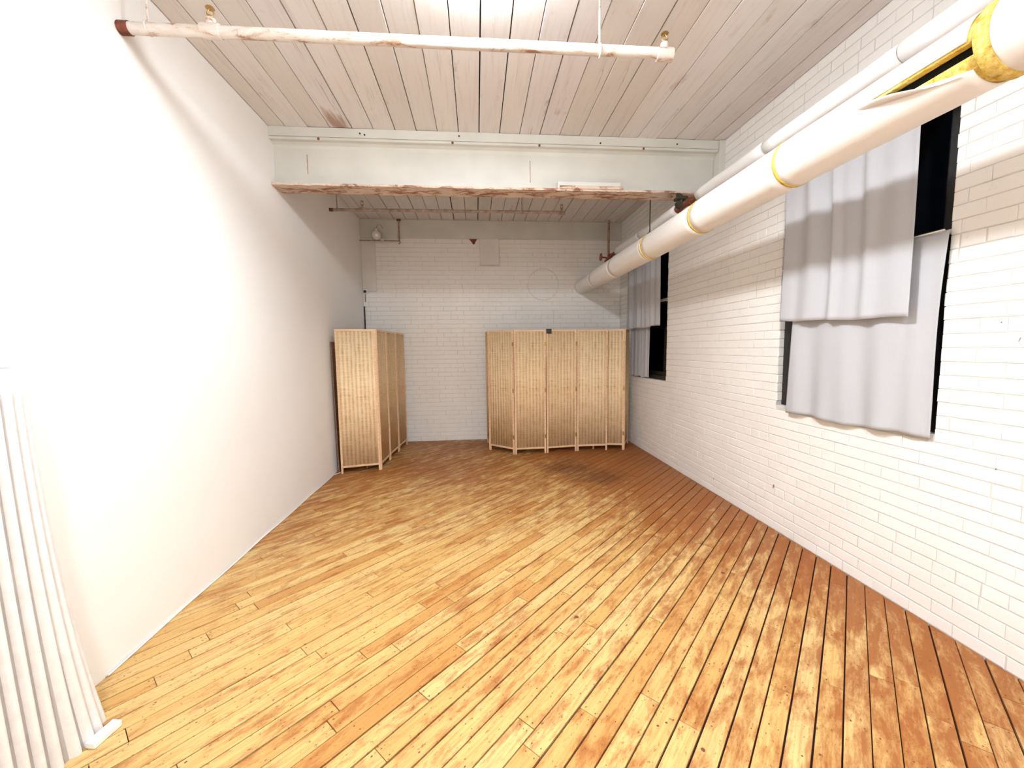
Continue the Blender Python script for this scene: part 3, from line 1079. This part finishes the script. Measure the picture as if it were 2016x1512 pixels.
# far end: valve with a red hand wheel and riser on the brick wall
b = MB().sphere((0, 6.05, 0), 0.04, 14, 10).tube([(0, 6.05, 0), (0.03, 6.35, -0.01), (0.16, 6.6, 0.0)], 0.02, 10).tube([(-0.02, 6.15, 0), (-0.11, 6.15, 0.01)], 0.012, 8)
b.build('valve', M['redvalve'], small)
wh = [(-0.11, 6.15 + 0.05 * math.cos(2 * PI * k / 20), 0.01 + 0.05 * math.sin(2 * PI * k / 20)) for k in range(21)]
b = MB().tube(wh, 0.008, 8, caps=False).tube([(-0.11, 6.10, 0.01), (-0.11, 6.20, 0.01)], 0.005, 6).tube([(-0.11, 6.15, -0.04), (-0.11, 6.15, 0.06)], 0.005, 6)
b.build('hand_wheel', M['redvalve'], small)
MB().tube([(0.16, 6.6, -0.03), (0.16, 6.6, 0.3), (0.16, 6.6, ZC2 - QZ - 0.002)], 0.018, 10).build('riser', M['wallpipe'], small)

# ------------------------------------------------------------------ sprinkler pipes


def sprinkler(label, y, z, x0, x1, r_, heads, hangers, zc, paint, wall_end=True):
    root = empty('sprinkler_pipe', (0, y, z))
    tag(root, label, 'sprinkler pipe', 'sprinkler pipes')
    MB().tube([(x0, 0, 0), (x0 + 0.6, 0, 0.004), (x1, 0, 0.012)], r_, 16).build('pipe', paint, root)
    MB().tube([(x0 + 0.001, 0, 0), (x0 + 0.05, 0, 0)], r_ * 1.12, 14).build('end_collar', M['rust'], root)
    for hx in heads:
        hd = MB().tube([(hx - 0.045, 0, 0.005), (hx + 0.045, 0, 0.005)], r_ * 1.25, 14).tube([(hx, 0, 0), (hx, 0, r_ + 0.035)], r_ * 0.85, 12).build('tee', paint, root)
        s_ = MB().tube([(hx, 0, r_ + 0.03), (hx, 0, r_ + 0.05)], 0.015, 10)
        for sx in (-1, 1):
            s_.tube([(hx + sx * 0.012, 0, r_ + 0.05), (hx + sx * 0.018, 0, r_ + 0.065), (hx, 0, r_ + 0.09)], 0.0035, 6)
        s_.tube([(hx, 0, r_ + 0.088), (hx, 0, r_ + 0.093)], [0.022, 0.018], 14)
        s_.build('sprinkler_head', M['brass'], hd)
    for hx in hangers:
        h = MB().tube([(hx, 0, r_), (hx, 0, zc - z - 0.02)], 0.006, 8)
        rg = [(hx, (r_ + 0.004) * math.cos(2 * PI * k / 18), (r_ + 0.004) * math.sin(2 * PI * k / 18) + 0.006) for k in range(19)]
        h.tube(rg, 0.004, 6, caps=False)
        h.tube([(hx, 0, zc - z - 0.035), (hx, 0, zc - z - 0.001)], [0.012, 0.024], 10)
        h.build('hanger', M['pipe'] if zc == ZC else M['wallpipe'], root)
    return root


sprinkler('chipped white sprinkler pipe hanging in front of the beam', 2.385, 3.185, XL + 0.001, 1.125, 0.0285, [-1.34, 1.105], [-1.645, 0.725], ZC, M['pipe'])
sprinkler('brownish sprinkler pipe hanging behind the beam', 5.36, 3.265, XL + 0.001, 1.155, 0.018, [-1.385, 1.14], [-1.69, 0.62], ZC2, M['pinkpipe'])

# ------------------------------------------------------------------ curtains


def curtain(label, fn, name='curtain', nu=90, nv=46):
    b_ = MB()
    for j in range(nv + 1):
        for i in range(nu + 1):
            b_.v.append(fn(i / nu, j / nv))
    w_ = nu + 1
    for j in range(nv):
        for i in range(nu):
            b_.f.append((j * w_ + i, j * w_ + i + 1, (j + 1) * w_ + i + 1, (j + 1) * w_ + i)); b_.sm.append(True)
    o_ = b_.build(name, M['cloth'])
    md = o_.modifiers.new('thickness', 'SOLIDIFY')
    md.thickness = 0.0016
    md.offset = 0
    tag(o_, label, 'curtain', 'grey curtains at the windows')
    return o_


def lerp(a, c, t_):
    return a + (c - a) * t_


def bump_(t_, c, w_):
    return math.exp(-((t_ - c) / w_) ** 2)


def near_upper(u, v):
    # u 0 = edge nearest the viewer, 1 = far edge; v 0 = top, 1 = hem
    y = lerp(2.045, 2.962, u) + 0.01 * math.sin(5 * v + 2 * u) * (u > 0) + lerp(0.0, 0.012, v) * (u - 0.5) * 2
    am = lerp(1.0, 0.75, v)
    f = 0.030 * bump_(u, 0.60, 0.05) - 0.034 * bump_(u, 0.52, 0.035) + 0.020 * bump_(u, 0.36, 0.05) - 0.022 * bump_(u, 0.28, 0.04) - 0.02 * bump_(u, 0.74, 0.06) + 0.018 * bump_(u, 0.86, 0.05)
    f += 0.007 * math.sin(u * 41 + v * 1.2) * (1 - v) + 0.004 * math.sin(u * 23 + v * 3)
    x = 2.348 + f * am
    z = lerp(2.95, lerp(1.672, 1.712, u) - 0.012 * math.sin(PI * u) * 0.5 + 0.004 * math.sin(u * 13), v)
    return (x, y, z)


def near_lower(u, v):
    y = lerp(lerp(1.908, 1.942, v) + 0.010 * math.sin(v * 4.2), lerp(2.880, 2.930, v), u)
    f = 0.012 * math.sin(u * 17 + 0.6) + 0.009 * math.sin(u * 31 + 2 * v) * v + 0.012 * bump_(u, 0.16, 0.04) * (1 - 0.6 * v)
    x = 2.398 + f * lerp(0.5, 1.0, v)
    z = lerp(2.098 + 0.02 * u - 0.008 * math.sin(u * 20), lerp(1.012, 0.998, u) + 0.008 * math.sin(u * 9), v)
    return (x, y, z)


def far_upper(u, v):
    y = lerp(5.10 - 0.03 * v, 6.20, u)
    f = 0.022 * math.sin(u * 26) * lerp(1, 0.6, v) + 0.012 * math.sin(u * 47 + 1)
    # an opening between two breadths high up
    x = 2.352 + f
    z = lerp(2.95, 1.792 + 0.008 * math.sin(u * 11), v)
    return (x, y, z)


def far_lower(u, v):
    y = lerp(5.49 + 0.02 * v, 6.14, u)
    f = 0.014 * math.sin(u * 30) + 0.006 * math.sin(u * 55 + 2)
    x = 2.411 + f * 0.6
    z = lerp(2.10, 1.082 + 0.006 * math.sin(u * 15), v)
    return (x, y, z)


cu = curtain('upper grey curtain with folds hanging over the nearer window', near_upper)
cl = curtain('lower grey curtain hanging down past the nearer window sill', near_lower)
fu = curtain('upper grey curtain at the far window beside the corner', far_upper)
fl_ = curtain('narrow lower grey curtain at the far window sill', far_lower, nu=60)
for o_, x, z, ya, yb_ in ((cu, 2.345, 2.958, 1.97, 3.04), (cl, 2.405, 2.106, 1.935, 3.05), (fu, 2.352, 2.958, 5.03, 6.24), (fl_, 2.412, 2.108, 5.06, 6.13)):
    r_ = 0.010 if z > 2.5 else 0.005
    xe = XM if z > 2.5 else XR + 0.047
    MB().tube([(x, ya, z), (x, yb_, z)], r_, 10).tube([(x, ya + 0.02, z), (xe, ya + 0.02, z)], r_ * 0.7, 8).tube([(x, yb_ - 0.02, z), (xe, yb_ - 0.02, z)], r_ * 0.7, 8).build('curtain_rod', M['white'], o_)

# ------------------------------------------------------------------ white fluted screen at the left edge
tam = empty('tambour_screen', (XL, 1.2, 0))
tag(tam, 'white fluted upright screen with rounded end at the left wall', 'screen')
TH = 1.482


def plan(sdist, z):
    """outline of the fluted face at height z: straight run, then a quarter turn back to the wall"""
    fl = (1 - z / TH)
    straight = 0.99
    y_start = 0.455
    if sdist <= straight:
        p = Vector((-1.572 + 0.0, y_start + sdist, 0)); nrm = Vector((1, 0, 0)); wgt = max(0.0, (sdist - 0.55) / 0.44)
        p.y += 0.055 * fl ** 1.6 * wgt
    else:
        a = min((sdist - straight) / 0.2, PI / 2)
        fo = 0.055 * fl ** 1.6 + 0.09 * fl ** 2.2 * (a / (PI / 2))
        nrm = Vector((math.cos(a), math.sin(a), 0))
        p = Vector((-1.772 + 0.2 * math.cos(a), y_start + straight + 0.2 * math.sin(a) + fo, 0))
        p.x += 0.05 * fl ** 2.2 * math.sin(a * 2)
    return p, nrm


NZ = 14
tot = 0.99 + 0.2 * PI / 2
pitch_ = 0.0405
sd = 0.02
b = MB()
samples = [i * 0.02 for i in range(int(tot / 0.02) + 1)] + [tot]
for iz in range(NZ + 1):
    z = TH * iz / NZ
    for s_ in samples:
        p, nr = plan(s_, z)
        p = p - nr * 0.004
        b.v.append((max(p.x, XL + 0.002) - XL, p.y - 1.2, z)); q = p - nr * 0.008
        b.v.append((max(q.x, XL + 0.001) - XL, q.y - 1.2, z))
row = len(samples) * 2
for iz in range(NZ):
    for k in range(len(samples) - 1):
        p0 = iz * row + 2 * k
        b.f += [(p0, p0 + 2, p0 + 2 + row, p0 + row), (p0 + 1, p0 + 1 + row, p0 + 3 + row, p0 + 3)]; b.sm += [True, True]
for k in range(len(samples) - 1):
    p0 = NZ * row + 2 * k
    b.f.append((p0, p0 + 2, p0 + 3, p0 + 1)); b.sm.append(False)
b.build('backing', M['groove_shade'], tam)  # grey colour stands in for the shade in the grooves between slats
while sd < tot - 0.01:
    b = MB()
    ns = 6
    for iz in range(NZ + 1):
        z = TH * iz / NZ + (0.0008 if iz == 0 else 0)
        for k in range(ns + 1):
            t_ = k / ns
            p, nr = plan(sd + (t_ - 0.5) * (pitch_ - 0.014), z)
            p = p + nr * (0.021 * math.sin(PI * t_) ** 0.7 - 0.0045)
            b.v.append((max(p.x - XL, 0.002), p.y - 1.2, z))
    for iz in range(NZ):
        for k in range(ns):
            p0 = iz * (ns + 1) + k
            b.f.append((p0, p0 + 1, p0 + ns + 2, p0 + ns + 1)); b.sm.append(True)
    b.f.append(tuple(NZ * (ns + 1) + k for k in range(ns + 1))); b.sm.append(False)
    b.build('slat', M['flute'], tam)
    sd += pitch_
blk = MB().bbox((-0.021, -0.052, 0.0), (0.021, 0.052, 0.026), 0.003).build('white_block', M['white'], None, (-1.515, 1.625, 0.0006), -0.18)
tag(blk, 'small white block lying on the floor beside the fluted screen', 'block')

# ------------------------------------------------------------------ things stored behind the left screen
bd = MB().bbox((0.0, 0.0, 0.0), (0.014, 0.60, 1.63), 0.002).build('brown_board', M['brownboard'], None, (XL + 0.030, 5.12, 0.0012))
bd.rotation_euler = (0, -0.014, 0)
tag(bd, 'brown wooden board leaning on the left wall behind the screen', 'board')
rack = empty('storage_rack', (-1.742, 5.165, 0))
tag(rack, 'slim metal rack between the left wall and the woven screen', 'rack')
ups = [(0.028, 0.0), (0.028, 0.62), (0.30, 0.10), (0.30, 0.62)]
for (x, y) in ups:
    p_ = MB().tube([(x, y, 0.001), (x, y, 1.37)], 0.0085, 12).build('upright', M['rackmetal'], rack)
    for z in (0.06, 0.42, 0.87, 1.30):
        MB().tube([(x, y, z), (x, y, z + 0.045)], 0.0125, 12).build('collar', M['white'], p_)
for z in (0.08, 0.44, 0.89):
    b = MB()
    for k in range(7):
        yy = 0.012 + k * 0.099
        b.tube([(0.028, yy, z), (0.30, yy + 0.06 * (1 - k / 6), z)], 0.004, 8)
    b.tube([(0.028, 0.0, z), (0.028, 0.62, z)], 0.006, 8).tube([(0.30, 0.1, z), (0.30, 0.62, z)], 0.006, 8)
    b.build('shelf', M['rackmetal'], rack)
cb = []
for k in range(60):
    y = 1.95 + (5.02 - 1.95) * k / 59
    cb.append((XL + 0.008 + 0.003 * math.sin(y * 7), y, 0.0056))
cb += [(XL + 0.03, 5.06, 0.0056), (-1.72, 5.11, 0.0056)]
cab = MB().tube(cb, 0.0045, 8).build('white_cable', M['cable'])
tag(cab, 'thin white cable lying along the foot of the left wall', 'cable')

# ------------------------------------------------------------------ fittings on the back wall
wp_ = empty('wall_pipe', (-1.18, YB - 0.03, 3.235))
tag(wp_, 'thin rusty pipe with hooked end across the upper left back corner', 'pipe')
MB().tube([(XL + 1.18 + 0.002, -0.045, -0.005), (-0.1, -0.045, -0.008), (0.0, -0.045, -0.008), (0.02, -0.045, -0.035), (-0.01, -0.045, -0.055)], 0.009, 8).build('pipe_run', M['wallpipe'], wp_)
MB().tube([(0.0, -0.012, -0.005), (0.0, -0.012, ZC2 - 3.235 - 0.002)], 0.012, 8).build('drop_pipe', M['wallpipe'], wp_)
MB().bbox((-0.03, -0.025, ZC2 - 3.235 - 0.03), (0.03, -0.001, ZC2 - 3.235 - 0.003), 0.003).build('clamp', M['rust'], wp_)
gl = empty('clamp_lamp', (-1.515, YB - 0.12, 3.30))
tag(gl, 'round silver lamp on the thin pipe by the back corner', 'lamp')
b = MB()
prof = [(0.012, 0.075), (0.035, 0.068), (0.060, 0.045), (0.072, 0.01), (0.072, -0.02), (0.066, -0.045)]
b.sphere((0, 0, 0), 0.070, 24, 14)
b.build('globe', M['chrome'], gl)
MB().tube([(0.0, 0, 0.06), (0.0, 0, 0.10)], [0.028, 0.018], 12).build('socket', M['chrome'], gl)
MB().tube([(0.005, 0.0, 0.10), (0.02, 0.02, 0.16), (0.06, 0.05, 0.17), (0.09, 0.066, 0.12)], 0.004, 8).build('cord', M['wallpipe'], gl)
MB().bbox((0.06, 0.02, -0.075), (0.11, 0.06, -0.045), 0.004).build('clamp', M['chrome'], gl)
sc_ = empty('security_camera', (-1.745, YB - 0.001, 2.45))
tag(sc_, 'tiny white camera with black lens high in the back corner', 'camera')
MB().bbox((-0.032, -0.03, -0.032), (0.032, 0.0, 0.032), 0.006).build('housing', M['white'], sc_)
MB().tube([(0, -0.029, 0), (0, -0.045, 0)], 0.022, 16).build('lens', M['blackplastic'], sc_)
MB().tube([(-0.005, -0.008, -0.03), (-0.005, -0.008, -0.16)], 0.008, 8).build('conduit', M['wallpipe'], sc_)
cd = MB().tube([(XL + 0.014, YB - 0.012, 1.55), (XL + 0.014, YB - 0.012, 2.22)], 0.009, 8).build('wall_conduit', M['darkmetal'])
tag(cd, 'thin dark conduit down the back corner behind the left screen', 'conduit')
